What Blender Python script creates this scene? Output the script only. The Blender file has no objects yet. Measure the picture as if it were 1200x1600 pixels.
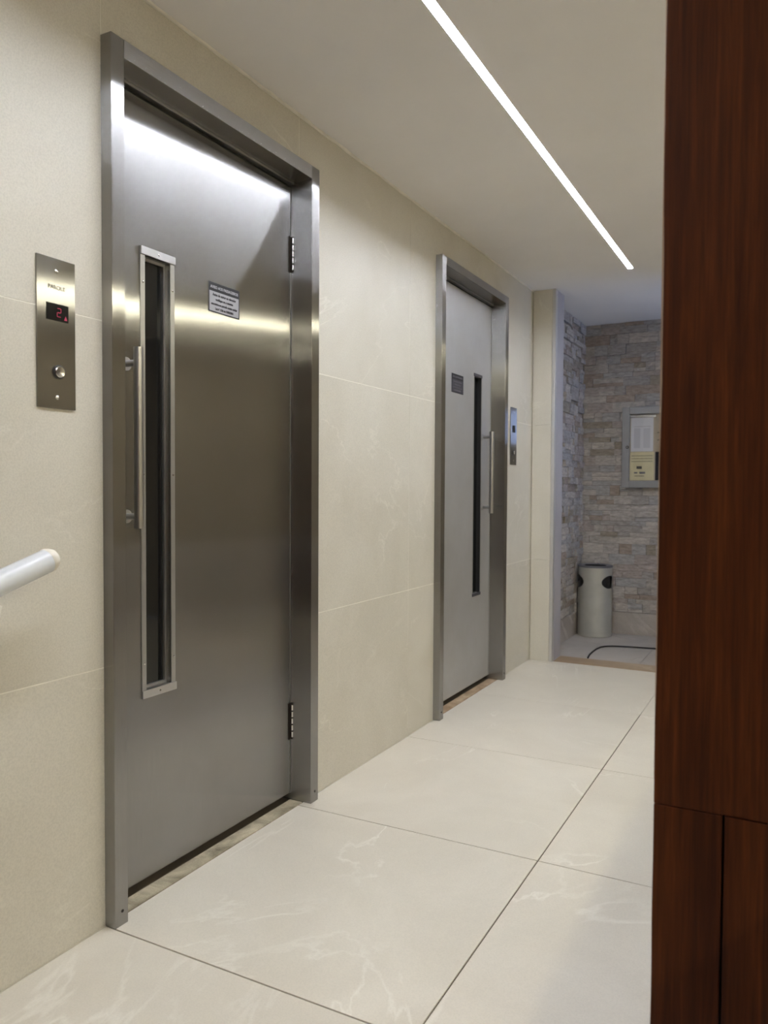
import bpy, bmesh, math, random
from mathutils import Vector, Matrix

random.seed(7)
scene = bpy.context.scene
COL = scene.collection

# ------------------------------------------------------------------ camera
H = 2.252                      # ceiling height
cam_data = bpy.data.cameras.new('camera')
cam_data.sensor_fit = 'HORIZONTAL'
cam_data.sensor_width = 36.0
cam_data.lens = 36.0 * 1222.226 / 1200.0
cam_data.clip_start = 0.02
cam_data.dof.use_dof = True
cam_data.dof.focus_distance = 2.4
cam_data.dof.aperture_fstop = 7.0
cam = bpy.data.objects.new('camera', cam_data)
COL.objects.link(cam)
cR = Vector((0.88403785, 0.46738642, 0.00519657))
cU = Vector((-0.01874335, 0.02433899, 0.99952804))
cF = Vector((-0.46703935, 0.88371802, -0.03027697))
cam.matrix_world = Matrix(((cR.x, cU.x, -cF.x, 1.443887),
                           (cR.y, cU.y, -cF.y, 0.0),
                           (cR.z, cU.z, -cF.z, 1.05),
                           (0, 0, 0, 1)))
scene.camera = cam

# ------------------------------------------------------------------ world, exposure
world = bpy.data.worlds.new('sky')
scene.world = world
world.use_nodes = True
wbg = world.node_tree.nodes['Background']
wbg.inputs['Color'].default_value = (0.40, 0.56, 1.0, 1)
wbg.inputs['Strength'].default_value = 21.0
scene.view_settings.view_transform = 'Standard'
scene.view_settings.look = 'None'
scene.view_settings.exposure = 0.15
scene.view_settings.gamma = 1.0
scene.view_settings.use_curve_mapping = False

LED_POWER = 116.0               # ceiling strip over the corridor
LED_COLOR = (0.95, 1.0, 1.12)
LED_RECESS = 0.008            # depth of its diffuser above the ceiling face
WARM_POWER = 58.0              # second strip, added unseen in the lobby to the right
WARM_COLOR = (1.0, 0.94, 0.71)

# portal: guides the sky light through the window of the recess
pl = bpy.data.lights.new('window_portal', 'AREA')
pl.shape = 'RECTANGLE'; pl.size = 0.36; pl.size_y = 0.86
pl.cycles.is_portal = True
po = bpy.data.objects.new('window_portal', pl)
COL.objects.link(po)
po.location = (2.42, 5.34, 1.61)
po.rotation_euler = (0, math.radians(90), 0)      # faces -x, into the recess

# ------------------------------------------------------------------ helpers
def srgb(r, g, b):
    def c(v):
        v /= 255.0
        return v / 12.92 if v <= 0.04045 else ((v + 0.055) / 1.055) ** 2.4
    return (c(r), c(g), c(b), 1.0)

class MB:
    """collects shapes into one mesh"""
    def __init__(self):
        self.bm = bmesh.new()
    def box(self, x0, x1, y0, y1, z0, z1, bevel=0.0, seg=2):
        r = bmesh.ops.create_cube(self.bm, size=1.0)
        vs = r['verts']
        for v in vs:
            v.co = Vector(((x0 + x1) / 2 + v.co.x * (x1 - x0),
                           (y0 + y1) / 2 + v.co.y * (y1 - y0),
                           (z0 + z1) / 2 + v.co.z * (z1 - z0)))
        if bevel:
            es = list({e for v in vs for e in v.link_edges})
            bmesh.ops.bevel(self.bm, geom=es, offset=bevel, segments=seg, profile=0.5, affect='EDGES')
        return self
    def cyl(self, p, q, r, r2=None, n=32, caps=True):
        p, q = Vector(p), Vector(q)
        d = q - p
        m = Matrix.Translation((p + q) / 2) @ d.to_track_quat('Z', 'Y').to_matrix().to_4x4()
        bmesh.ops.create_cone(self.bm, cap_ends=caps, segments=n, radius1=r,
                              radius2=r if r2 is None else r2, depth=d.length, matrix=m)
        return self
    def lathe(self, prof, c, axis, n=40):
        """profile [(radius, height)] turned about axis through c"""
        q = Vector(axis).normalized().to_track_quat('Z', 'Y')
        rings = []
        for r, h in prof:
            ring = []
            for i in range(n):
                a = 2 * math.pi * i / n
                ring.append(self.bm.verts.new(Vector(c) + q @ Vector((r * math.cos(a), r * math.sin(a), h))))
            rings.append(ring)
        for a, b in zip(rings, rings[1:]):
            for i in range(n):
                self.bm.faces.new((a[i], a[(i + 1) % n], b[(i + 1) % n], b[i]))
        for ring in (rings[0], rings[-1]):
            try: self.bm.faces.new(ring)
            except ValueError: pass
        return self
    def tube(self, pts, r, n=10):
        pts = [Vector(p) for p in pts]
        rings = []
        for i, p in enumerate(pts):
            t = (pts[min(i + 1, len(pts) - 1)] - pts[max(i - 1, 0)]).normalized()
            q = t.to_track_quat('Z', 'Y')
            rr = r[i] if isinstance(r, (list, tuple)) else r
            rings.append([self.bm.verts.new(p + q @ Vector((rr * math.cos(2 * math.pi * k / n), rr * math.sin(2 * math.pi * k / n), 0))) for k in range(n)])
        for a, b in zip(rings, rings[1:]):
            for k in range(n):
                self.bm.faces.new((a[k], a[(k + 1) % n], b[(k + 1) % n], b[k]))
        self.bm.faces.new(rings[0]); self.bm.faces.new(rings[-1])
        return self
    def plate_hole(self, x0, x1, y0, y1, z0, z1, hy0, hy1, hz0, hz1):
        """slab facing x with a rectangular hole"""
        def ring(x, a, b, c, d):
            return [self.bm.verts.new(v) for v in ((x, a, c), (x, b, c), (x, b, d), (x, a, d))]
        of, ob = ring(x1, y0, y1, z0, z1), ring(x0, y0, y1, z0, z1)
        hf, hb = ring(x1, hy0, hy1, hz0, hz1), ring(x0, hy0, hy1, hz0, hz1)
        for i in range(4):
            j = (i + 1) % 4
            self.bm.faces.new((of[i], of[j], hf[j], hf[i]))
            self.bm.faces.new((ob[j], ob[i], hb[i], hb[j]))
            self.bm.faces.new((ob[i], ob[j], of[j], of[i]))
            self.bm.faces.new((hf[i], hf[j], hb[j], hb[i]))
        return self
    def mesh(self, name, smooth=False):
        bmesh.ops.recalc_face_normals(self.bm, faces=self.bm.faces)
        me = bpy.data.meshes.new(name)
        self.bm.to_mesh(me); self.bm.free()
        if smooth:
            me.polygons.foreach_set('use_smooth', [True] * len(me.polygons))
            me.set_sharp_from_angle(angle=math.radians(35))
        return me
    def build(self, name, mat, parent=None, smooth=False, origin=None):
        o = bpy.data.objects.new(name, None)
        me = self.mesh(name, smooth)
        bpy.data.objects.remove(o)
        o = bpy.data.objects.new(name, me)
        if mat: me.materials.append(mat)
        COL.objects.link(o)
        if parent: put(o, parent)
        return o

def put(o, parent):
    """parent without moving: things are built in world coordinates"""
    o.parent = parent
    o.matrix_parent_inverse = WORLD_OF(parent).inverted()

def WORLD_OF(o):
    m = Matrix.LocRotScale(o.location, o.rotation_euler, o.scale)
    if o.parent:
        m = WORLD_OF(o.parent) @ o.matrix_parent_inverse @ m
    return m

def empty(name, loc=(0, 0, 0)):
    o = bpy.data.objects.new(name, None)
    COL.objects.link(o)
    o.location = loc
    o.empty_display_size = 0.1
    return o

def tag(o, label=None, cat=None, group=None, kind=None):
    if label: o['label'] = label
    if cat: o['category'] = cat
    if group: o['group'] = group
    if kind: o['kind'] = kind
    return o

def text_mesh(name, body, size, mat, parent, origin, xdir, ydir, align='CENTER', width=1.0, depth=0.0003, bold=0.0):
    cu = bpy.data.curves.new(name, 'FONT')
    cu.body = body; cu.size = size; cu.align_x = align; cu.align_y = 'CENTER'
    cu.extrude = depth; cu.offset = bold; cu.resolution_u = 3
    tmp = bpy.data.objects.new(name, cu)
    COL.objects.link(tmp)
    dg = bpy.context.evaluated_depsgraph_get()
    me = bpy.data.meshes.new_from_object(tmp.evaluated_get(dg))
    bpy.data.objects.remove(tmp)
    X, Y = Vector(xdir), Vector(ydir)
    Z = X.cross(Y)
    m = Matrix((X, Y, Z)).transposed().to_4x4()
    m = Matrix.Translation(Vector(origin)) @ m @ Matrix.Diagonal((width, 1, 1, 1))
    me.transform(m)
    o = bpy.data.objects.new(name, me)
    me.materials.clear(); me.materials.append(mat)
    COL.objects.link(o)
    put(o, parent)
    return o

# ------------------------------------------------------------------ materials
class NT:
    def __init__(self, name):
        self.m = bpy.data.materials.new(name)
        self.m.use_nodes = True
        self.t = self.m.node_tree
        self.out = self.t.nodes['Material Output']
        self.p = self.t.nodes['Principled BSDF']
    def n(self, kind, **kw):
        nd = self.t.nodes.new(kind)
        for k, v in kw.items():
            if k.startswith('i_'):
                nd.inputs[k[2:].replace('_', ' ')].default_value = v
            else:
                setattr(nd, k, v)
        return nd
    def l(self, a, b): self.t.links.new(a, b)
    def ramp(self, stops, interp='LINEAR'):
        r = self.n('ShaderNodeValToRGB')
        r.color_ramp.interpolation = interp
        el = r.color_ramp.elements
        while len(el) < len(stops): el.new(0.5)
        for e, (pos, c) in zip(el, stops):
            e.position = pos; e.color = c
        return r
    def coords(self, scale=(1, 1, 1), per_object=True, rot=(0, 0, 0)):
        tc = self.n('ShaderNodeTexCoord')
        mp = self.n('ShaderNodeMapping')
        mp.inputs['Scale'].default_value = scale
        mp.inputs['Rotation'].default_value = rot
        if per_object:
            oi = self.n('ShaderNodeObjectInfo')
            mul = self.n('ShaderNodeMath', operation='MULTIPLY'); mul.inputs[1].default_value = 37.0
            self.l(oi.outputs['Random'], mul.inputs[0])
            ad = self.n('ShaderNodeVectorMath', operation='ADD')
            self.l(tc.outputs['Object'], ad.inputs[0]); self.l(mul.outputs[0], ad.inputs[1])
            self.l(ad.outputs[0], mp.inputs['Vector'])
        else:
            self.l(tc.outputs['Object'], mp.inputs['Vector'])
        return mp.outputs['Vector']
    def noise(self, vec, scale, detail=4, rough=0.5, dist=0.0):
        nz = self.n('ShaderNodeTexNoise')
        nz.inputs['Scale'].default_value = scale; nz.inputs['Detail'].default_value = detail
        nz.inputs['Roughness'].default_value = rough; nz.inputs['Distortion'].default_value = dist
        self.l(vec, nz.inputs['Vector'])
        return nz.outputs['Fac']
    def mix(self, fac, a, b, mode='MIX'):
        mx = self.n('ShaderNodeMix', data_type='RGBA', blend_type=mode)
        for s, v in ((mx.inputs[0], fac), (mx.inputs[6], a), (mx.inputs[7], b)):
            if isinstance(v, bpy.types.NodeSocket): self.l(v, s)
            else: s.default_value = v
        return mx.outputs[2]
    def bump(self, height, strength, dist=0.002):
        b = self.n('ShaderNodeBump')
        b.inputs['Strength'].default_value = strength; b.inputs['Distance'].default_value = dist
        self.l(height, b.inputs['Height'])
        return b.outputs['Normal']

def plain(name, col, rough=0.5, metal=0.0, spec=0.5, mottled=0.06, scale=14.0):
    t = NT(name)
    v = t.coords(per_object=False)
    f = t.noise(v, scale, 5)
    c2 = tuple(max(0, c * (1 - mottled * 2)) for c in col[:3]) + (1,)
    c1 = tuple(min(1, c * (1 + mottled)) for c in col[:3]) + (1,)
    r = t.ramp([(0.3, c2), (0.7, c1)])
    t.l(f, r.inputs[0]); t.l(r.outputs[0], t.p.inputs['Base Color'])
    t.p.inputs['Roughness'].default_value = rough
    t.p.inputs['Metallic'].default_value = metal
    t.p.inputs['Specular IOR Level'].default_value = spec
    return t.m

def stone_tile(name, base, light, vein, rough, rot, vein_w=0.012, speck=0.5, cscale=2.2):
    t = NT(name)
    v = t.coords()
    cloud = t.noise(v, cscale, 5, 0.6, 0.6)
    r = t.ramp([(0.30, base), (0.72, light)])
    t.l(cloud, r.inputs[0])
    # veins: thin ridges of a stretched, warped noise
    vv = t.coords(scale=(1.0, 0.55, 1.0), rot=rot)
    vn = t.noise(vv, 1.5, 6, 0.55, 1.2)
    sub = t.n('ShaderNodeMath', operation='SUBTRACT'); sub.inputs[1].default_value = 0.5
    t.l(vn, sub.inputs[0])
    ab = t.n('ShaderNodeMath', operation='ABSOLUTE'); t.l(sub.outputs[0], ab.inputs[0])
    vr = t.ramp([(0.0, (1, 1, 1, 1)), (vein_w, (0, 0, 0, 1))])
    t.l(ab.outputs[0], vr.inputs[0])
    gate = t.noise(v, 3.1, 3)
    gr = t.ramp([(0.45, (0, 0, 0, 1)), (0.65, (0.8, 0.8, 0.8, 1))]); t.l(gate, gr.inputs[0])
    g = t.n('ShaderNodeMath', operation='MULTIPLY'); t.l(vr.outputs[0], g.inputs[0]); t.l(gr.outputs[0], g.inputs[1])
    c = t.mix(g.outputs[0], r.outputs[0], vein)
    fine = t.noise(v, 260, 2)
    fr = t.ramp([(0.32, (1 - 0.16 * speck,) * 3 + (1,)), (0.62, (1, 1, 1, 1))]); t.l(fine, fr.inputs[0])
    c = t.mix(1.0, c, fr.outputs[0], 'MULTIPLY')
    t.l(c, t.p.inputs['Base Color'])
    t.p.inputs['Roughness'].default_value = rough
    t.l(t.bump(fine, 0.08, 0.001), t.p.inputs['Normal'])
    return t.m

def steel(name, col, rough, aniso, grain='Z', dull=0.08, smear=1.0):
    """brushed steel: sharp along the grain, wide across it"""
    t = NT(name)
    t.t.nodes.remove(t.p)
    sc = {'Z': (1, 1, 0.012), 'Y': (1, 0.012, 1)}[grain]
    v = t.coords(scale=sc, per_object=False)
    n = t.noise(v, 900, 3, 0.6)
    cloud = t.noise(t.coords(per_object=False), 3.0, 5, 0.6)
    a = t.ramp([(0.3, tuple(c * 0.90 for c in col[:3]) + (1,)), (0.7, col)]); t.l(n, a.inputs[0])
    b = t.ramp([(0.3, (0.90, 0.89, 0.87, 1)), (0.65, (1, 1, 1, 1))]); t.l(cloud, b.inputs[0])
    c = t.mix(1.0, a.outputs[0], b.outputs[0], 'MULTIPLY')
    gl = t.n('ShaderNodeBsdfAnisotropic')
    gl.distribution = 'GGX'
    gl.inputs['Roughness'].default_value = rough
    gl.inputs['Anisotropy'].default_value = aniso
    tg = t.n('ShaderNodeCombineXYZ')
    tg.inputs['X'].default_value = 0.001
    tg.inputs['Z' if grain == 'Z' else 'Y'].default_value = 1.0
    t.l(tg.outputs[0], gl.inputs['Tangent'])
    t.l(c, gl.inputs['Color'])
    df = t.n('ShaderNodeBsdfDiffuse')
    t.l(c, df.inputs['Color'])
    mx = t.n('ShaderNodeMixShader'); mx.inputs[0].default_value = dull
    t.l(gl.outputs[0], mx.inputs[1]); t.l(df.outputs[0], mx.inputs[2])
    t.l(mx.outputs[0], t.out.inputs['Surface'])
    return t.m

def emitter(name, col, strength):
    t = NT(name)
    t.p.inputs['Base Color'].default_value = (0.9, 0.9, 0.9, 1)
    t.p.inputs['Emission Color'].default_value = tuple(col[:3]) + (1,)
    t.p.inputs['Emission Strength'].default_value = strength
    return t.m

def glass(name, tint=(1, 1, 1, 1), gloss=0.08):
    t = NT(name)
    t.t.nodes.remove(t.p)
    tr = t.n('ShaderNodeBsdfTransparent'); tr.inputs['Color'].default_value = tint
    gl = t.n('ShaderNodeBsdfGlossy'); gl.inputs['Roughness'].default_value = 0.03
    fr = t.n('ShaderNodeFresnel'); fr.inputs['IOR'].default_value = 1.45
    ml = t.n('ShaderNodeMath', operation='ADD'); ml.inputs[1].default_value = gloss - 0.04
    t.l(fr.outputs[0], ml.inputs[0])
    mx = t.n('ShaderNodeMixShader')
    t.l(ml.outputs[0], mx.inputs[0]); t.l(tr.outputs[0], mx.inputs[1]); t.l(gl.outputs[0], mx.inputs[2])
    t.l(mx.outputs[0], t.out.inputs['Surface'])
    return t.m

def wood(name, dark, mid, light):
    t = NT(name)
    v = t.coords(scale=(1, 1, 0.045))
    a = t.noise(v, 46, 5, 0.65, 0.4)
    fine = t.noise(t.coords(scale=(1, 1, 0.03)), 190, 4, 0.7)
    r = t.ramp([(0.30, dark), (0.50, mid), (0.70, light)]); t.l(a, r.inputs[0])
    fr = t.ramp([(0.32, (0.60, 0.57, 0.54, 1)), (0.66, (1.08, 1.06, 1.04, 1))]); t.l(fine, fr.inputs[0])
    c = t.mix(1.0, r.outputs[0], fr.outputs[0], 'MULTIPLY')
    t.l(c, t.p.inputs['Base Color'])
    t.p.inputs['Roughness'].default_value = 0.6
    t.p.inputs['Specular IOR Level'].default_value = 0.2
    t.l(t.bump(fine, 0.15, 0.001), t.p.inputs['Normal'])
    return t.m

def ledger(name):
    t = NT(name)
    oi = t.n('ShaderNodeObjectInfo')
    r = t.ramp([(0.0, srgb(192, 186, 178)), (0.22, srgb(176, 171, 166)), (0.42, srgb(202, 196, 187)),
                (0.58, srgb(174, 160, 146)), (0.68, srgb(184, 174, 167)), (0.80, srgb(182, 180, 178)),
                (0.92, srgb(166, 157, 141))], 'CONSTANT')
    t.l(oi.outputs['Random'], r.inputs[0])
    v = t.coords(scale=(1, 1, 3.0))
    n = t.noise(v, 24, 6, 0.65)
    fr = t.ramp([(0.3, (0.62, 0.60, 0.58, 1)), (0.68, (1.10, 1.08, 1.06, 1))]); t.l(n, fr.inputs[0])
    c = t.mix(1.0, r.outputs[0], fr.outputs[0], 'MULTIPLY')
    t.l(c, t.p.inputs['Base Color'])
    t.p.inputs['Roughness'].default_value = 0.8
    t.l(t.bump(n, 1.0, 0.010), t.p.inputs['Normal'])
    return t.m

M = {}
M['wall_tile'] = stone_tile('beige_wall_tile', srgb(205, 199, 184), srgb(216, 211, 198), srgb(226, 221, 208), 0.42, (0.5, 0, 0), 0.008, 0.7)
M['floor_tile'] = stone_tile('beige_floor_tile', srgb(207, 199, 184), srgb(219, 212, 198), srgb(231, 226, 214), 0.36, (0, 0, 0.6), 0.011, 0.4)
M['recess_tile'] = stone_tile('grey_recess_stone', srgb(165, 158, 150), srgb(190, 183, 175), srgb(150, 142, 134), 0.5, (0, 0, 0.9), 0.02, 0.8)
M['base_stone'] = stone_tile('veined_base_stone', srgb(160, 150, 140), srgb(196, 187, 175), srgb(205, 197, 188), 0.5, (0.7, 0.7, 0), 0.03, 0.8)
M['sill'] = stone_tile('worn_sill_stone', srgb(120, 112, 92), srgb(216, 204, 176), srgb(104, 94, 76), 0.5, (0, 0, 0.3), 0.03, 1.0, 11.0)
M['sill_brown'] = stone_tile('brown_sill_stone', srgb(140, 114, 84), srgb(196, 172, 142), srgb(222, 206, 172), 0.5, (0, 0, 0.3), 0.03, 1.0, 14.0)
M['threshold'] = stone_tile('brown_threshold_stone', srgb(150, 126, 98), srgb(178, 156, 128), srgb(190, 172, 146), 0.5, (0, 0, 1.4), 0.03, 0.8)
M['grout'] = plain('white_grout', srgb(240, 236, 224), 0.8)
M['floor_grout'] = plain('dark_floor_grout', srgb(96, 86, 72), 0.9)
M['plaster'] = plain('ceiling_plaster', srgb(241, 239, 238), 0.75, mottled=0.015, scale=3)
M['paint'] = plain('cream_wall_paint', srgb(206, 196, 180), 0.6, mottled=0.02, scale=3)
M['lobby_paint'] = plain('taupe_lobby_paint', srgb(160, 152, 138), 0.7, mottled=0.02, scale=3)
M['caulk'] = plain('white_caulk', srgb(236, 232, 222), 0.6)
M['steel'] = steel('brushed_steel', (0.405, 0.40, 0.395, 1), 0.225, 0.87, dull=0.025)
M['steel_h'] = steel('brushed_steel_lintel', (0.47, 0.465, 0.46, 1), 0.25, 0.6, 'Y', 0.03)
M['trim_steel'] = steel('satin_trim_steel', (0.52, 0.515, 0.50, 1), 0.36, 0.6, 'Z', 0.20)
M['steel_matte'] = steel('matte_steel_leaf', (0.58, 0.58, 0.59, 1), 0.50, 0.35, 'Z', 0.30)
M['chrome'] = plain('polished_steel', (0.66, 0.65, 0.63, 1), 0.22, 1.0, mottled=0.02)
M['handle_steel'] = plain('satin_handle_steel', (0.52, 0.515, 0.51, 1), 0.30, 1.0, mottled=0.02)
M['alu'] = plain('satin_aluminium', (0.56, 0.555, 0.55, 1), 0.38, 1.0, mottled=0.03)
M['trim_alu'] = plain('pale_aluminium_trim', (0.62, 0.61, 0.59, 1), 0.45, 0.6, mottled=0.03)
M['hinge_dark'] = plain('blackened_hinge_steel', srgb(46, 38, 32), 0.5, 0.6)
M['black_glass'] = plain('black_glass', (0.008, 0.008, 0.008, 1), 0.06, mottled=0.0)
M['black'] = plain('black_rubber', (0.012, 0.011, 0.010, 1), 0.6)
M['dark_void'] = plain('dark_shaft', (0.02, 0.02, 0.02, 1), 0.9)
M['plate'] = plain('etched_plate', srgb(172, 171, 174), 0.45, 0.4)
M['plate_dark'] = plain('dark_plate', srgb(62, 60, 66), 0.5)
M['ink'] = plain('black_ink', srgb(26, 25, 27), 0.6, mottled=0.0)
M['ink_soft'] = plain('grey_engraving', srgb(84, 80, 70), 0.6, mottled=0.0)
M['ink_light'] = plain('silver_print', srgb(188, 186, 190), 0.5, mottled=0.0)
M['ink_pale'] = plain('pale_print', srgb(206, 206, 214), 0.6, mottled=0.0)
M['ink_grey'] = plain('grey_print', srgb(108, 105, 112), 0.5, mottled=0.0)
M['white_paint'] = plain('white_gloss_paint', srgb(218, 221, 224), 0.18, mottled=0.01)
M['cream_cap'] = plain('cream_plastic', srgb(226, 221, 208), 0.45)
M['wood'] = wood('dark_walnut', srgb(50, 19, 3), srgb(74, 34, 9), srgb(94, 48, 17))
M['wood_wall'] = wood('lobby_walnut', srgb(50, 28, 16), srgb(84, 52, 32), srgb(104, 68, 44))
M['pier_core'] = plain('dark_pier_core', srgb(30, 16, 9), 0.8)
M['edge'] = plain('pale_edge_halo', srgb(196, 172, 146), 0.7)
M['ledger'] = ledger('split_face_stone')
M['mortar'] = plain('stone_backing', srgb(92, 86, 80), 0.95)
M['bin'] = plain('brushed_bin_metal', srgb(188, 186, 176), 0.42, 0.35, mottled=0.06, scale=9)
M['bin_rim'] = plain('grey_bin_rim', srgb(128, 128, 136), 0.4, 0.5)
M['case_alu'] = plain('grey_case_aluminium', srgb(150, 149, 147), 0.45, 0.3, mottled=0.03)
M['pier_side'] = plain('grey_pier_paint', srgb(172, 168, 170), 0.5, mottled=0.02)
M['paper'] = plain('white_paper', srgb(226, 226, 232), 0.8, mottled=0.01)
M['paper_old'] = plain('cream_paper', srgb(224, 214, 176), 0.8, mottled=0.05)
M['navy'] = plain('navy_felt', srgb(28, 28, 42), 0.9)
M['beige_board'] = plain('beige_board', srgb(190, 176, 156), 0.8)
M['led'] = emitter('strip_diffuser', LED_COLOR, LED_POWER)
M['led_warm'] = emitter('warm_strip_diffuser', WARM_COLOR, WARM_POWER)
M['red'] = emitter('red_segment', (1.0, 0.06, 0.20), 0.24)
M['red'].node_tree.nodes['Principled BSDF'].inputs['Base Color'].default_value = (0.12, 0.01, 0.02, 1)
M['clear'] = glass('clear_glass')
M['case_glass'] = glass('case_glass', gloss=0.05)

# ------------------------------------------------------------------ floor
XR, YB, YF = 3.9, -1.5, 5.83         # right wall, wall behind the camera, far wall
floor = MB().box(-0.12, XR + 0.1, YB - 0.1, 4.68, -0.12, -0.003).build('floor', M['floor_grout'])
tag(floor, 'large beige stone tile floor of the corridor', 'floor', kind='structure')
FX = [0.0, 0.814, 1.628, 2.442, 3.256, XR]
FY = [YB, -1.122, -0.308, 0.506, 1.319, 2.133, 2.953, 3.761, 4.612, 4.68]
tile_cache = {}
def floor_tile(x0, x1, y0, y1, gap=0.0018, mat='floor_tile'):
    w, d = round(x1 - x0 - 2 * gap, 4), round(y1 - y0 - 2 * gap, 4)
    if (w, d, mat) not in tile_cache:
        me = MB().box(-w / 2, w / 2, -d / 2, d / 2, -0.012, 0.0, 0.0007, 1).mesh('tile')
        me.materials.append(M[mat]); tile_cache[(w, d, mat)] = me
    o = bpy.data.objects.new('tile', tile_cache[(w, d, mat)])
    COL.objects.link(o)
    o.location = ((x0 + x1) / 2, (y0 + y1) / 2, 0)
    o.parent = floor
for i in range(len(FX) - 1):
    for j in range(len(FY) - 1):
        floor_tile(FX[i], FX[i + 1], FY[j], FY[j + 1], 0.0018 if j < 7 else 0.0007)

# ------------------------------------------------------------------ left wall
D1 = dict(o0=1.318, o1=2.204, i0=1.358, i1=2.160, top=2.095, it=2.052)
D2 = dict(o0=3.216, o1=4.118, i0=3.258, i1=4.072, top=2.092, it=2.052)
OPEN = [(D1['o0'] + 0.015, D1['o1'] - 0.015, D1['top'] - 0.015), (D2['o0'] + 0.015, D2['o1'] - 0.015, D2['top'] - 0.015)]
YE = 4.665
core = MB()
ys = [YB, OPEN[0][0], OPEN[0][1], OPEN[1][0], OPEN[1][1], 4.85]
for k in (0, 2, 4): core.box(-0.25, -0.0006, ys[k], ys[k + 1], -0.1, H)
for (a, b, t) in OPEN: core.box(-0.25, -0.0006, a, b, t, H)
wall_left = core.build('wall_left', M['grout'])
tag(wall_left, 'beige stone tiled wall holding the two lift doors', 'wall', kind='structure')
WY = [YB, -1.122, -0.308, 0.506, 1.319, 2.133, 2.955, 3.768, YE]
WZ = [0.0, 0.622, 1.438, H]
def rects_minus(y0, y1, z0, z1):
    """a tile rectangle with the door openings cut away"""
    out = [(y0, y1, z0, z1)]
    for (a, b, t) in OPEN:
        new = []
        for (p, q, r, s) in out:
            if q <= a or p >= b or r >= t:
                new.append((p, q, r, s)); continue
            if p < a: new.append((p, a, r, s))
            if q > b: new.append((b, q, r, s))
            if s > t: new.append((max(p, a), min(q, b), t, s))
        out = new
    return out
g = 0.0014
for i in range(len(WY) - 1):
    for j in range(3):
        rs = rects_minus(WY[i] + g, WY[i + 1] - g, WZ[j] + g, WZ[j + 1] - g)
        rs = [r for r in rs if r[1] - r[0] > 0.012 and r[3] - r[2] > 0.012]
        if not rs: continue
        mb = MB()
        for (p, q, r, s) in rs: mb.box(-0.012, 0.0, p, q, r, s)
        mb.build('tile', M['wall_tile'], wall_left)

# ------------------------------------------------------------------ ceiling
LX, LW, LY0, LY1 = 0.618, 0.030, 0.30, 4.42      # light slot
ceiling = (MB().box(-0.25, LX - LW / 2, YB - 0.1, YF + 0.1, H, H + 0.12).box(LX + LW / 2, XR + 0.1, YB - 0.1, YF + 0.1, H, H + 0.12)
           .box(LX - LW / 2, LX + LW / 2, YB - 0.1, LY0, H, H + 0.12).box(LX - LW / 2, LX + LW / 2, LY1, YF + 0.1, H, H + 0.12)
           .build('ceiling', M['plaster']))
tag(ceiling, 'flat plastered ceiling with a recessed light strip', 'ceiling', kind='structure')
pts, rad = [], []
y = YB
while y < YE:
    pts.append((0.002 + random.uniform(-.0012, .0012), y, H - 0.002 + random.uniform(-.0012, .0008)))
    rad.append(0.0056 + random.uniform(-.0012, .0014))
    y += random.uniform(0.03, 0.07)
pts.append((0.002, YE, H - 0.002)); rad.append(0.004)
bead = MB().tube(pts, rad, 8).build('trim_1', M['caulk'], smooth=True)
tag(bead, 'uneven white caulk line between tiled wall and ceiling', 'trim', kind='structure')

# ------------------------------------------------------------------ pilaster closing the corridor
pil = MB().box(0.0, 0.134, YE + 0.004, 4.85, 0.0, H).build('wall_pilaster', M['grout'])
tag(pil, 'narrow tiled pier at the end of the lift corridor', 'wall', kind='structure')
for j in range(3):
    MB().box(0.004, 0.121, YE - 0.008, YE + 0.004, WZ[j] + 0.001, WZ[j + 1] - 0.001).build('tile', M['wall_tile'], pil)
tr = MB().box(0.1225, 0.142, YE - 0.010, YE + 0.004, 0.0, H, 0.0015).box(0.134, 0.142, YE + 0.004, YE + 0.03, 0.0, H)
tag(tr.build('trim_2', M['trim_alu']), 'pale metal corner strip on the tiled pier', 'trim', kind='structure')
tag(MB().box(0.134, 0.140, YE + 0.031, 4.85, 0.0, H, 0.001).build('trim_3', M['pier_side']),
    'grey painted side face of the tiled pier', 'trim', kind='structure')

# ------------------------------------------------------------------ recess with split-face stone
rfloor = MB().box(0.0, 2.4, 4.85, YF + 0.1, -0.12, -0.004).build('floor_recess', M['floor_grout'])
tag(rfloor, 'grey stone floor of the recess beyond the corridor', 'floor', kind='structure')
RX, RY = [0.02, 0.62, 1.24, 1.86, 2.4], [4.85, 5.40, YF]
for i in range(len(RX) - 1):
    for j in range(2):
        MB().box(RX[i] + .001, RX[i + 1] - .001, RY[j] + .0008, RY[j + 1] - .0008, -0.012, 0.0, 0.0006, 1).build('tile', M['recess_tile'], rfloor)
thr = MB().box(0.142, 1.25, 4.681, 4.849, -0.05, 0.003, 0.002, 2).build('threshold', M['threshold'])
tag(thr, 'brown stone threshold between corridor floor and grey recess floor', 'threshold', kind='structure')

XS = 1.02                              # stone cladding ends here on the far wall
RXR = 2.30                             # right side of the recess
EY0, EY1, EZ0, EZ = 4.91, 5.77, 1.43, 1.79   # added strip window in the right side of the recess
wall_far = MB().box(-0.1, RXR + 0.1, YF, YF + 0.1, -0.1, H).build('wall_far', M['mortar'])
tag(wall_far, 'far recess wall clad in taupe split-face stone', 'wall', kind='structure')
MB().box(XS, RXR, YF - 0.010, YF, 0.0, H).build('plaster_panel', M['lobby_paint'], wall_far)
wrr = MB().box(RXR, RXR + 0.1, 4.85, EY0, -0.1, H).box(RXR, RXR + 0.1, EY1, YF, -0.1, H).box(RXR, RXR + 0.1, EY0, EY1, EZ, H).box(RXR, RXR + 0.1, EY0, EY1, -0.1, EZ0)
tag(wrr.build('wall_recess_right', M['lobby_paint']), 'taupe wall around the strip window of the recess', 'wall', kind='structure')
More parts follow.
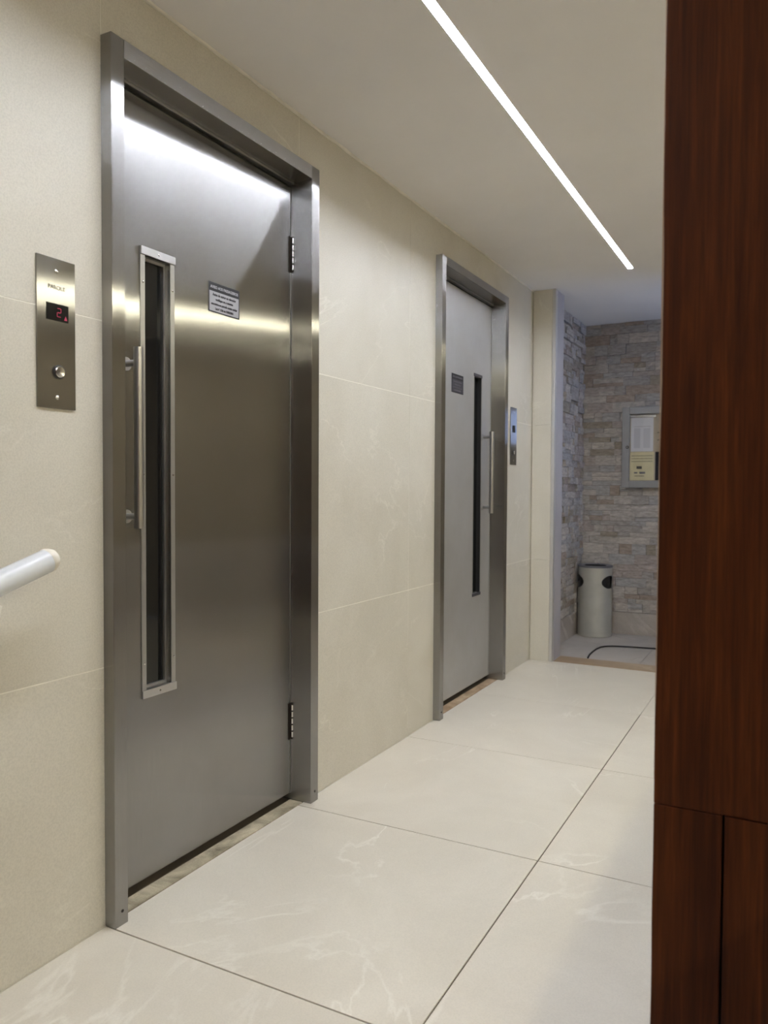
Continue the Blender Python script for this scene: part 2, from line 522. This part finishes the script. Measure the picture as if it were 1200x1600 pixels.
we = MB().box(1.25, XR + 0.1, 4.68, 4.85, 0.0, H).build('wall_end', M['lobby_paint'])
tag(we, 'taupe wall closing the lobby beside the recess opening', 'wall', kind='structure')
wall_rl = MB().box(-0.12, 0.022, 4.85, YF, -0.1, H).build('wall_recess_left', M['mortar'])
tag(wall_rl, 'side wall of the recess clad in grey split-face stone', 'wall', kind='structure')

def ledger_wall(parent, u0, u1, z0, z1, place):
    """courses of irregular split stones; place(u, z, d) gives the world point, d = distance proud of the wall"""
    z = z0
    while z < z1 - 0.004:
        h = random.choice((0.034, 0.046, 0.052, 0.064, 0.074))
        if z + h > z1 - 0.02: h = z1 - z
        u = u0 + 0.0005
        first = True
        while u < u1 - 0.004:
            w = random.choice((random.uniform(0.05, 0.12), random.uniform(0.12, 0.24)))
            if first: w *= random.uniform(0.5, 1.0); first = False
            if u + w > u1 - 0.05: w = u1 - u - 0.0005
            parts = [(z, z + h)]
            if h > 0.06 and random.random() < 0.45:
                c = z + h * random.choice((0.42, 0.5, 0.6)); parts = [(z, c), (c, z + h)]
            for (a, b) in parts:
                d0 = random.uniform(0.004, 0.026)
                bm = bmesh.new()
                nu, nz, q = 4, 2, 0.0009
                gridv = [[None] * (nz + 1) for _ in range(nu + 1)]
                for i in range(nu + 1):
                    for k in range(nz + 1):
                        uu = u + q + (w - 2 * q) * i / nu
                        zz = a + q + (b - a - 2 * q) * k / nz
                        if 0 < i < nu: uu += random.uniform(-.2, .2) * w / nu
                        d = d0 + random.uniform(-0.0036, 0.0036)
                        if k in (0, nz) or i in (0, nu): d -= 0.0015
                        gridv[i][k] = bm.verts.new(place(uu, zz, d))
                back = [bm.verts.new(place(uu, zz, -0.001)) for uu, zz in ((u + q, a + q), (u + w - q, a + q), (u + w - q, b - q), (u + q, b - q))]
                for i in range(nu):
                    for k in range(nz):
                        bm.faces.new((gridv[i][k], gridv[i + 1][k], gridv[i + 1][k + 1], gridv[i][k + 1]))
                bm.faces.new([gridv[i][0] for i in range(nu + 1)] + [back[1], back[0]])
                bm.faces.new([gridv[i][nz] for i in range(nu, -1, -1)] + [back[3], back[2]])
                bm.faces.new([gridv[0][k] for k in range(nz, -1, -1)] + [back[0], back[3]])
                bm.faces.new([gridv[nu][k] for k in range(nz + 1)] + [back[2], back[1]])
                bmesh.ops.recalc_face_normals(bm, faces=bm.faces)
                me = bpy.data.meshes.new('stone'); bm.to_mesh(me); bm.free()
                me.materials.append(M['ledger'])
                o = bpy.data.objects.new('stone', me); COL.objects.link(o); o.parent = parent
            u += w
        z += h
BZ = 0.162
ledger_wall(wall_far, 0.030, XS, BZ, H, lambda u, z, d: (u, YF - d, z))
ledger_wall(wall_rl, 4.852, YF - 0.003, BZ, H, lambda u, z, d: (0.022 + d, u, z))
tag(MB().box(0.022, XS, YF - 0.020, YF, 0.0, BZ - 0.002, 0.002).build('baseboard_far', M['base_stone']),
    'pale veined stone baseboard under the far stone wall', 'baseboard', kind='structure')
tag(MB().box(0.022, 0.040, 4.852, YF - 0.021, 0.0, BZ - 0.002, 0.002).build('baseboard_left', M['base_stone']),
    'pale veined stone baseboard along the recess side wall', 'baseboard', kind='structure')

# added strip window, unseen behind the walnut pier, shaped to aim the daylight
win = empty('window_added', (RXR, (EY0 + EY1) / 2, 0)); tag(win, 'unseen strip window added to let daylight into the recess', 'window', kind='structure')
fr = MB()
for (a, b, c, d) in ((EY0, EY0 + .03, EZ0, EZ), (EY1 - .03, EY1, EZ0, EZ), (EY0 + .03, EY1 - .03, EZ0, EZ0 + .03), (EY0 + .03, EY1 - .03, EZ - .03, EZ)):
    fr.box(RXR + 0.02, RXR + 0.07, a, b, c, d, 0.002)
fr.build('window_frame', M['alu'], win)
MB().box(RXR + 0.042, RXR + 0.048, EY0 + .03, EY1 - .03, EZ0 + .03, EZ - .03).build('pane', M['clear'], win)

# ------------------------------------------------------------------ lobby walls out of view
wr = MB().box(XR, XR + 0.1, YB, 4.85, -0.1, H).build('wall_lobby', M['lobby_paint'])
tag(wr, 'taupe painted wall on the far right of the lobby', 'wall', kind='structure')
wb = MB().box(-0.25, XR + 0.1, YB - 0.1, YB, -0.1, H).build('wall_back', M['wood'])
tag(wb, 'dark walnut wall behind the viewer', 'wall', kind='structure')
hw = MB().box(1.74, 1.82, 0.35, 2.66, 0.0, 0.762, 0.003).build('wall_shadow_caster', M['paint'])  # unseen, added so that its top edge casts the floor shadow
tag(hw, 'unseen low cream wall added to cast the floor shadow', 'wall', kind='structure')

# ------------------------------------------------------------------ walnut pier beside the camera
PX0, PX1, PY = 1.2575, 1.70, 1.25
pier = MB().box(PX0 + 0.004, PX1 - 0.004, PY + 0.014, PY + 0.20, 0.0, H).build('wall_right', M['pier_core'])
tag(pier, 'dark walnut panelled pier at the right edge of the view', 'wall', kind='structure')
def wavy_panel(x0, x1, z0, z1, amp_l, seed):
    rnd = random.Random(seed)
    bm = bmesh.new()
    n = 26
    f, b = [], []
    ph = [rnd.uniform(0, 6.28) for _ in range(3)]
    for i in range(n + 1):
        z = z0 + (z1 - z0) * i / n
        w = amp_l * (math.sin(z * 5.1 + ph[0]) + 0.6 * math.sin(z * 13 + ph[1]) + 0.4 * math.sin(z * 31 + ph[2]))
        f.append((bm.verts.new((x0 + w, PY, z)), bm.verts.new((x1, PY, z))))
        b.append((bm.verts.new((x0 + w, PY + 0.014, z)), bm.verts.new((x1, PY + 0.014, z))))
    for i in range(n):
        bm.faces.new((f[i][0], f[i][1], f[i + 1][1], f[i + 1][0]))
        bm.faces.new((b[i][1], b[i][0], b[i + 1][0], b[i + 1][1]))
        bm.faces.new((b[i][0], f[i][0], f[i + 1][0], b[i + 1][0]))
        bm.faces.new((f[i][1], b[i][1], b[i + 1][1], f[i + 1][1]))
    bm.faces.new((f[0][1], f[0][0], b[0][0], b[0][1]))
    bm.faces.new((f[n][0], f[n][1], b[n][1], b[n][0]))
    bmesh.ops.recalc_face_normals(bm, faces=bm.faces)
    bmesh.ops.bevel(bm, geom=[e for e in bm.edges if len(e.link_faces) == 2 and e.calc_face_angle(0) > 1.0], offset=0.0012, segments=2, profile=0.5, affect='EDGES')
    me = bpy.data.meshes.new('panel'); bm.to_mesh(me); bm.free()
    me.materials.append(M['wood'])
    o = bpy.data.objects.new('panel', me); COL.objects.link(o); o.parent = pier
    return o
wavy_panel(PX0, PX1, 0.5675, H - 0.002, 0.0009, 3)
wavy_panel(PX0 - 0.001, 1.3535, 0.002, 0.5660, 0.0006, 5)
wavy_panel(1.3575, PX1, 0.002, 0.5655, 0.0, 8)
MB().box(PX0 - 0.0035, PX0 + 0.02, PY + 0.0142, PY + 0.03, 0.60, H).build('edge_halo', M['edge'], pier)  # pale strip stands in for the blurred light halo along the pier

# ------------------------------------------------------------------ lift doors
def knurl_hinge(parent, y, z0, z1, x):
    hg = MB().box(x - 0.004, x + 0.003, y - 0.013, y + 0.013, z0 - 0.006, z1 + 0.004, 0.001).build('hinge', M['hinge_dark'], parent)
    n = 5
    for k in range(n):
        a = z0 + (z1 - z0) * k / n
        b = z0 + (z1 - z0) * (k + 1) / n
        MB().cyl((x + 0.007, y, a + 0.0025), (x + 0.007, y, b - 0.0025), 0.0052, n=16).build('knuckle', M['chrome'], hg, smooth=True)
    MB().cyl((x + 0.007, y, z0 - 0.004), (x + 0.007, y, z1 + 0.004), 0.003, n=12).build('pin', M['hinge_dark'], hg)

def pull_handle(parent, x, y, z0, z1, s0, s1, r, xd):
    h = MB().cyl((x, y, z0), (x, y, z1), r, n=28).build('handle', M['handle_steel'], parent, smooth=True)
    for s in (s0, s1):
        MB().cyl((xd, y, s), (x - r * 0.4, y, s), r * 0.72, n=20).build('standoff', M['handle_steel'], h, smooth=True)
        MB().cyl((xd, y, s), (xd + 0.004, y, s), r * 1.45, n=24).build('rosette', M['alu'], h, smooth=True)

XD = -0.050            # face of the leaves
def lift_door(name, label, d, leaf_mat, slit, sign, sign_dark, handle, hinge_y, sill_mat, slit_trim):
    root = empty(name, (0, (d['o0'] + d['o1']) / 2, 0))
    tag(root, label, 'door', kind='structure')
    xb, xf = -0.085, 0.033
    MB().box(xb, xf, d['o0'], d['i0'], 0.0, d['top'], 0.0016).build('jamb', M['steel'], root)
    MB().box(xb, xf, d['i1'], d['o1'], 0.0, d['top'], 0.0016).build('jamb', M['steel'], root)
    MB().box(xb, xf, d['i0'], d['i1'], d['it'], d['top'], 0.0012).build('lintel', M['steel_h'], root)
    # stop behind the leaf, gasket above it
    MB().box(XD - 0.010, XD + 0.012, d['i0'], d['i1'], d['it'] - 0.007, d['it'], 0.001).build('door_stop', M['alu'], root)
    MB().box(XD - 0.02, XD - 0.006, d['i0'], d['i1'], d['it'] - 0.02, d['it'] - 0.007).build('gasket', M['black'], root)
    MB().box(-0.20, -0.10, d['i0'] - 0.03, d['i1'] + 0.03, 0.0, d['it'] + 0.03).build('shaft_lining', M['dark_void'], root)
    y0, y1, z0, z1 = slit
    leaf = MB().plate_hole(XD - 0.04, XD, d['i0'] + 0.004, d['i1'] - 0.005, 0.024, d['it'] - 0.016, y0, y1, z0, z1).build('door_leaf', leaf_mat, root)
    MB().box(XD - 0.001, XD + 0.002, d['i1'] - 0.0045, d['i1'] - 0.001, 0.024, d['it'] - 0.016).build('edge_seal', M['alu'], root)
    # vision panel
    gx = XD - 0.022
    vp = MB().box(gx - 0.006, gx, y0, y1, z0, z1).build('vision_panel', M['black_glass'], root)
    bead = MB()
    bw = 0.007 if slit_trim == 'wide' else 0.004
    bead.box(gx, gx + 0.006, y0, y0 + bw * 0.4, z0, z1).box(gx, gx + 0.006, y1 - bw, y1, z0, z1)
    bead.box(gx, gx + 0.006, y0 + bw, y1 - bw, z0, z0 + bw).box(gx, gx + 0.006, y0 + bw, y1 - bw, z1 - bw, z1)
    bead.build('glazing_bead', M['alu'] if slit_trim == 'wide' else M['black'], vp)
    if slit_trim == 'wide':
        t = 0.0155
        for (a, b) in ((y0 - t, y0), (y1, y1 + t)):
            s = MB().box(XD, XD + 0.003, a, b, z0, z1, 0.0008).build('trim_strip', M['trim_steel'], vp)
            for zz in (z0 + 0.07, (z0 + z1) / 2, z1 - 0.07):
                MB().lathe([(0.0032, 0), (0.0028, 0.0012), (0.0012, 0.0018)], (XD + 0.003, (a + b) / 2, zz), (1, 0, 0), 12).build('screw', M['chrome'], vp, smooth=True)
        for (a, b) in ((z0 - 0.021, z0), (z1, z1 + 0.021)):
            MB().box(XD, XD + 0.006, y0 - t, y1 + t + 0.002, a, b, 0.001).build('trim_cap', M['alu'], vp)
            MB().lathe([(0.0032, 0), (0.0028, 0.0012), (0.0012, 0.0018)], (XD + 0.006, (y0 + y1) / 2, (a + b) / 2), (1, 0, 0), 12).build('screw', M['chrome'], vp, smooth=True)
    else:
        for (a, b) in ((z0 - 0.012, z0 + 0.004), (z1 - 0.004, z1 + 0.012)):
            MB().box(XD, XD + 0.004, y0 - 0.004, y1 + 0.004, a, b, 0.001).build('trim_cap', M['plate_dark'], vp)
        MB().box(gx, XD - 0.0005, y1 - 0.0025, y1, z0, z1).box(gx, XD - 0.0005, y0, y0 + 0.0025, z0, z1).build('slot_shade', M['black'], vp)  # black strips paint the slot reveals dark, in place of shade
        for yy in (y0 - 0.004, y1):
            MB().box(XD, XD + 0.002, yy, yy + 0.004, z0 + 0.004, z1 - 0.004).build('trim_strip', M['trim_steel'], vp)
    # notice plate
    a, b, c, e = sign
    cy, w, hgt = (a + b) / 2, b - a, e - c
    pm = M['plate_dark'] if sign_dark else M['plate']
    ink = M['ink_grey'] if sign_dark else M['ink']
    hd = M['ink_grey'] if sign_dark else M['ink_light']
    pt = MB().box(XD, XD + 0.0012, a, b, c, e, 0.0003, 1).build('notice_plate', pm, root)
    bd = MB()
    px, bw = XD + 0.0012, 0.0035
    bd.box(px, px + .0003, a, b, c, c + bw).box(px, px + .0003, a, b, e - bw, e)
    bd.box(px, px + .0003, a, a + bw, c + bw, e - bw).box(px, px + .0003, b - bw, b, c + bw, e - bw)
    bd.box(px, px + .0003, a + bw, b - bw, e - hgt * 0.29, e - bw)
    bd.build('printed_border', M['ink'], pt)
    lines = [('AVISO AOS PASSAGEIROS', 0.845, 0.0118, hd, 0.92), ('Antes de entrar no elevador', 0.60, 0.0105, ink, 0.86),
             ('verifique se o mesmo', 0.445, 0.0105, ink, 0.86), ('encontra-se parado neste andar', 0.29, 0.0105, ink, 0.86),
             ('Lei nº 1.526 de 23/03/2004', 0.135, 0.0092, ink, 0.80)]
    for body, f, size, mat, width in lines:
        text_mesh('lettering', body, size, mat, pt, (px + 0.0005, cy, c + hgt * f), (0, 1, 0), (0, 0, 1), width=width, bold=0.00008 if mat is hd else 0.0002)
    pull_handle(root, *handle, XD)
    for (za, zb) in ((0.212, 0.325), (1.765, 1.872)):
        if hinge_y is not None:
            knurl_hinge(root, hinge_y, za, zb, XD + 0.001)
    # sill
    MB().box(-0.050, -0.001, d['i0'] + 0.001, d['i1'] - 0.001, -0.03, 0.001, 0.001, 1).build('sill', sill_mat, root)
    MB().box(-0.100, -0.0505, d['i0'] + 0.001, d['i1'] - 0.001, -0.03, -0.012).build('sill_gap_shade', M['dark_void'], root)  # near-black strip paints the shade in the gap under the leaf
    # fixing screws low on the jambs
    for yy in (d['o0'] + 0.022, d['o1'] - 0.02):
        MB().lathe([(0.004, 0), (0.0036, 0.0008), (0.001, 0.001)], (xf, yy, 0.035), (1, 0, 0), 12).build('screw', M['hinge_dark'], root)
    return root

lift_door('door_1', 'near brushed steel lift door with a tall dark vision slit and left-hand pull bar', D1, M['steel'],
          (1.502, 1.594, 0.521, 1.645), (1.749, 1.888, 1.553, 1.638), False,
          (-0.006, 1.437, 0.947, 1.396, 1.358, 0.976, 0.0118), D1['i1'] - 0.001, M['sill'], 'wide')
lift_door('door_2', 'far matte grey lift door beside the tiled pier, pull bar on its right', D2, M['steel_matte'],
          (3.818, 3.926, 0.497, 1.638), (3.520, 3.668, 1.520, 1.612), True,
          (0.0, 3.955, 0.920, 1.354, 1.326, 0.952, 0.0125), None, M['sill_brown'], 'slim')

# ------------------------------------------------------------------ call panels
def call_panel(label, y0, y1, z0, z1, disp, btn, lit):
    cy = (y0 + y1) / 2
    root = empty('call_panel', (0, cy, z0))
    tag(root, label, 'call panel', 'steel lift call panels on the tiled wall')
    x = 0.0045
    MB().box(0.0, x, y0, y1, z0, z1, 0.0008, 2).build('faceplate', M['steel'], root)
    a, b, c, e = disp
    dp = MB().box(x, x + 0.0012, a, b, c, e, 0.0004, 1).build('display', M['black_glass'] if lit else M['ink'], root)
    dx = x + 0.0013
    if lit:
        # seven-segment 2
        s, w = 0.0058, 0.0016
        my, mz = a + (b - a) * 0.56, (c + e) / 2
        hs = MB()
        for k in (1, 0, -1): hs.box(dx, dx + .0004, my - s + w, my + s - w, mz + k * s * 1.55 - w / 2, mz + k * s * 1.55 + w / 2)
        hs.box(dx, dx + .0004, my + s - w, my + s, mz + w / 2, mz + s * 1.55)
        hs.box(dx, dx + .0004, my - s, my - s + w, mz - s * 1.55, mz - w / 2)
        hs.build('digit', M['red'], dp)
        ar = bmesh.new()
        ay, az = a + (b - a) * 0.86, c + (e - c) * 0.22
        v = [ar.verts.new(p) for p in ((dx, ay - .0042, az - .004), (dx, ay + .0042, az - .004), (dx, ay, az + .006))]
        ar.faces.new(v)
        r = bmesh.ops.extrude_face_region(ar, geom=ar.faces[:])
        bmesh.ops.translate(ar, vec=(0.0004, 0, 0), verts=[q for q in r['geom'] if isinstance(q, bmesh.types.BMVert)])
        bmesh.ops.recalc_face_normals(ar, faces=ar.faces)
        me = bpy.data.meshes.new('arrow'); ar.to_mesh(me); ar.free(); me.materials.append(M['red'])
        o = bpy.data.objects.new('arrow', me); COL.objects.link(o); put(o, dp)
        text_mesh('lettering', 'PAROLE', 0.0125, M['ink_soft'], root, (x + 0.0003, cy, z0 + (z1 - z0) * 0.805), (0, 1, 0), (0, 0, 1), bold=0.0001)
    by, bz, br = btn
    bt = MB().lathe([(br, 0), (br, 0.003), (br * 0.86, 0.0042)], (x, by, bz), (1, 0, 0), 36).build('button', M['black'], root, smooth=True)
    MB().lathe([(br * 0.80, 0), (br * 0.80, 0.0058), (br * 0.72, 0.0072), (br * 0.45, 0.0066), (br * 0.05, 0.0060)], (x, by, bz), (1, 0, 0), 36).build('button_cap', M['chrome'], bt, smooth=True)
    for zz in (z0 + 0.024, z1 - 0.028):
        MB().lathe([(0.0048, 0), (0.0045, 0.001), (0.0026, 0.0022), (0.0004, 0.0026)], (x, cy, zz), (1, 0, 0), 20).build('screw', M['chrome'], root, smooth=True)
    return root
call_panel('steel call panel left of the near lift door, red digit 2 in its display', 1.137, 1.237, 1.221, 1.547,
           (1.160, 1.218, 1.412, 1.449), (1.191, 1.301, 0.0155), True)
call_panel('small steel call panel between the far lift door and the tiled pier', 4.250, 4.356, 1.188, 1.514,
           (4.278, 4.326, 1.372, 1.412), (4.303, 1.258, 0.012), False)

# ------------------------------------------------------------------ ceiling strips
root = empty('ceiling_light', (LX, (LY0 + LY1) / 2, H))
tag(root, 'long glowing white light strip set into the corridor ceiling', 'ceiling light')
q = 0.0012
hs = MB().box(LX - LW / 2, LX + LW / 2, LY0, LY1, H + 0.030, H + 0.040)
hs.box(LX - LW / 2, LX - LW / 2 + q, LY0, LY1, H - 0.0008, H + 0.030).box(LX + LW / 2 - q, LX + LW / 2, LY0, LY1, H - 0.0008, H + 0.030)
hs.build('housing', M['trim_alu'], root)
MB().box(LX - LW / 2 + q, LX + LW / 2 - q, LY0 + 0.001, LY1 - 0.001, H + LED_RECESS, H + LED_RECESS + 0.003).build('diffuser', M['led'], root)
WX, WW, WY0, WY1 = 3.2, 0.075, -1.3, 3.2  # unseen lobby strip, added for the warm reflections and floor shadow
root = empty('ceiling_light', (WX, (WY0 + WY1) / 2, H))
tag(root, 'unseen warm yellow light strip added on the lobby ceiling', 'ceiling light')
MB().box(WX - WW / 2 - 0.003, WX + WW / 2 + 0.003, WY0 - 0.003, WY1 + 0.003, H - 0.004, H + 0.001).build('housing', M['white_paint'], root)
MB().box(WX - WW / 2, WX + WW / 2, WY0, WY1, H - 0.011, H - 0.004, 0.002).build('diffuser', M['led_warm'], root)

# ------------------------------------------------------------------ handrail
hr = empty('handrail', (0.085, 1.02, 0.87))
tag(hr, 'white round metal handrail sloping down beside the near lift door', 'handrail')
sl = Vector((0, 0.952, 0.306)).normalized()
end = Vector((0.085, 1.097, 0.899))
MB().cyl(end - sl * 0.75, end - sl * 0.006, 0.0245, n=40).build('rail', M['white_paint'], hr, smooth=True)
MB().lathe([(0.0245, -0.006), (0.0252, -0.004), (0.0252, 0.0), (0.0225, 0.0015), (0.0225, 0.006), (0.0185, 0.013), (0.010, 0.017), (0.001, 0.018)], end, sl, 40).build('end_cap', M['cream_cap'], hr, smooth=True)
bp = Vector((0.085, 0.962, 0.852))
MB().tube([bp, bp + Vector((0, 0, -0.05)), bp + Vector((-0.012, 0, -0.064)), bp + Vector((-0.03, 0, -0.07)), Vector((0.004, 0.962, 0.782))], 0.009, 14).build('bracket', M['white_paint'], hr, smooth=True)
wp = MB().box(0.0, 0.006, -0.036, 0.036, -0.042, 0.014, 0.002).build('wall_plate', M['cream_cap'], hr)
wp.matrix_parent_inverse = Matrix.Translation(-Vector(hr.location))
wp.location = (0.0, 1.010, 0.800); wp.rotation_euler = (math.radians(-14), 0, 0)

# ------------------------------------------------------------------ litter bin
BC, BR, BH = Vector((0.166, 5.680, 0.0)), 0.119, 0.495
lb = empty('litter_bin', BC)
tag(lb, 'pale cylindrical litter bin with round side openings in the recess corner', 'litter bin')
def bin_body():
    prof = [(BR - 0.004, 0.0), (BR, 0.004), (BR, BH), (BR - 0.003, BH), (BR - 0.003, 0.008), (BR - 0.006, 0.006)]
    tmp = MB().lathe([(r, h) for r, h in prof], BC, (0, 0, 1), 72).build('body', M['bin'])
    base = math.atan2(0 - BC.y, 1.444 - BC.x)
    cut = MB()
    for da in (math.radians(56), math.radians(-76), math.radians(176)):
        a = base + da
        d = Vector((math.cos(a), math.sin(a), 0))
        c = BC + Vector((0, 0, 0.392))
        cut.cyl(c + d * 0.055, c + d * 0.20, 0.046, n=48)
        # widen the opening sideways into an oval
    vs = cut.bm.verts
    vs.ensure_lookup_table()
    per = len(vs) // 3
    for k, da in enumerate((math.radians(56), math.radians(-76), math.radians(176))):
        a = base + da
        s = Vector((-math.sin(a), math.cos(a), 0))
        for v in list(vs)[k * per:(k + 1) * per]:
            off = (v.co - BC).dot(s)
            v.co += s * off * 0.45
    cutter = cut.build('cutter', None)
    mod = tmp.modifiers.new('cut', 'BOOLEAN'); mod.object = cutter; mod.operation = 'DIFFERENCE'; mod.solver = 'EXACT'
    dg = bpy.context.evaluated_depsgraph_get()
    me = bpy.data.meshes.new_from_object(tmp.evaluated_get(dg))
    tmp.modifiers.clear()
    tmp.data = me
    me.polygons.foreach_set('use_smooth', [True] * len(me.polygons))
    me.set_sharp_from_angle(angle=math.radians(30))
    if not me.materials: me.materials.append(M['bin'])
    bpy.data.objects.remove(cutter)
    put(tmp, lb)
bin_body()
MB().lathe([(0.104, 0.012), (0.104, 0.44), (0.101, 0.44), (0.101, 0.016)], BC, (0, 0, 1), 48).build('liner', M['black'], lb, smooth=True)
rim = MB().lathe([(BR - 0.004, BH - 0.004), (BR + 0.003, BH), (BR + 0.003, BH + 0.010), (BR - 0.006, BH + 0.014), (BR - 0.040, BH + 0.010),
            (BR - 0.0405, BH - 0.004), (BR - 0.038, BH - 0.006)], BC, (0, 0, 1), 60).build('rim', M['bin_rim'], lb, smooth=True)
MB().lathe([(0.001, BH - 0.050), (BR - 0.0415, BH - 0.050), (BR - 0.0415, BH + 0.0095), (BR - 0.044, BH + 0.0095), (BR - 0.044, BH - 0.046), (0.001, BH - 0.046)], BC, (0, 0, 1), 40).build('ash_tray', M['black'], lb, smooth=True)
MB().lathe([(0.006, 0), (0.007, 0.004), (0.004, 0.009), (0.0005, 0.010)], BC + Vector((0.0, 0.095, BH + 0.011)), (0, 0, 1), 16).build('knob', M['chrome'], lb, smooth=True)

# ------------------------------------------------------------------ notice case
cx0, cx1, cz0, cz1 = 0.322, 0.802, 1.063, 1.637
yw, yf = YF - 0.012, YF - 0.062
nc = empty('notice_case', ((cx0 + cx1) / 2, yw, cz0))
tag(nc, 'aluminium framed glass notice case on the far stone wall', 'notice case')
b = 0.050
MB().box(cx0 + .006, cx1 - .006, yw - 0.012, yw, cz0 + .006, cz1 - .006).build('back_board', M['beige_board'], nc)
for (p, q, r, s) in ((cx0, cx0 + b, cz0, cz1), (cx1 - b, cx1, cz0, cz1), (cx0 + b, cx1 - b, cz0, cz0 + b), (cx0 + b, cx1 - b, cz1 - b, cz1)):
    st = MB().box(p, q, yf, yw - 0.010, r, s, 0.004, 2).build('frame_bar', M['case_alu'], nc)
    if q - p > r * 0 + (s - r):
        MB().box(p, q, yf - 0.003, yf + 0.001, (r + s) / 2 - 0.002, (r + s) / 2 + 0.002).build('bead', M['case_alu'], st)
    else:
        MB().box((p + q) / 2 - 0.002, (p + q) / 2 + 0.002, yf - 0.003, yf + 0.001, r + 0.01, s - 0.01).build('bead', M['case_alu'], st)
MB().box(cx0 + b - .003, cx1 - b + .003, yf + 0.014, yf + 0.018, cz0 + b - .003, cz1 - b + .003).build('pane', M['case_glass'], nc)
lk = MB().cyl((cx0 + b - 0.010, yf - 0.012, 1.352), (cx0 + b - 0.010, yf + 0.002, 1.352), 0.0105, n=20).build('lock', M['hinge_dark'], nc, smooth=True)
MB().cyl((cx0 + b - 0.010, yf - 0.0135, 1.352), (cx0 + b - 0.010, yf - 0.011, 1.352), 0.006, n=16).build('key_face', M['chrome'], lk)
MB().box(cx0 + b, 0.552, yf + 0.022, yw - 0.0125, 1.562, 1.582, 0.002).build('clip_rail', M['chrome'], nc)
def sheet(name, label, x0, x1, z0, z1, y, mat, lines):
    o = MB().box(x0, x1, y - 0.0012, y, z0, z1).build(name, mat)
    tag(o, label, 'paper', 'notices in the glass case')
    for (p, q, r, s, m) in lines:
        MB().box(x0 + (x1 - x0) * p, x0 + (x1 - x0) * q, y - 0.0016, y - 0.0012, z0 + (z1 - z0) * r, z0 + (z1 - z0) * s).build('print_block', M[m], o)
yb = yw - 0.0125
tl = [(0.12, 0.88, 0.72, 0.735, 'ink_light'), (0.14, 0.42, 0.10, 0.68, 'ink_pale'), (0.56, 0.86, 0.10, 0.68, 'ink_pale')]
sheet('notice_sheet', 'white notice sheet at the top left inside the glass case', 0.378, 0.533, 1.322, 1.566, yb - 0.004, M['paper'], tl)
sheet('notice_sheet', 'beige notice sheet right of the white one in the glass case', 0.545, 0.700, 1.322, 1.580, yb - 0.002, M['beige_board'],
      [(0.1, 0.85, 0.5, 0.52, 'ink_soft'), (0.1, 0.85, 0.3, 0.32, 'ink_soft')])
sheet('notice_sheet', 'yellowed printed notice at the bottom left inside the glass case', 0.374, 0.540, 1.117, 1.318, yb - 0.002, M['paper_old'],
      [(0.06, 0.94, 0.86, 0.875, 'ink_soft'), (0.06, 0.94, 0.76, 0.775, 'ink_soft'), (0.06, 0.94, 0.66, 0.675, 'ink_soft'),
       (0.28, 0.5, 0.40, 0.50, 'ink_soft'), (0.18, 0.32, 0.24, 0.29, 'ink_grey'), (0.40, 0.64, 0.23, 0.30, 'ink_grey'), (0.2, 0.6, 0.14, 0.16, 'ink_soft')])
sheet('notice_card', 'navy blue card beside the yellowed notice in the glass case', 0.548, 0.700, 1.117, 1.318, yb - 0.002, M['navy'], [(0.1, 0.9, 0.45, 0.47, 'ink_soft')])

# ------------------------------------------------------------------ cable on the recess floor
cp = [(0.312, 4.86), (0.300, 4.95), (0.296, 5.05), (0.298, 5.15), (0.308, 5.225), (0.330, 5.27), (0.366, 5.298), (0.42, 5.318),
      (0.50, 5.335), (0.60, 5.35), (0.75, 5.37), (0.95, 5.39), (1.2, 5.40)]
cab = MB().tube([(x, y, 0.0058) for x, y in cp], 0.0052, 10).build('cable', M['black'], smooth=True)
tag(cab, 'thin black cable curving across the grey recess floor', 'cable')
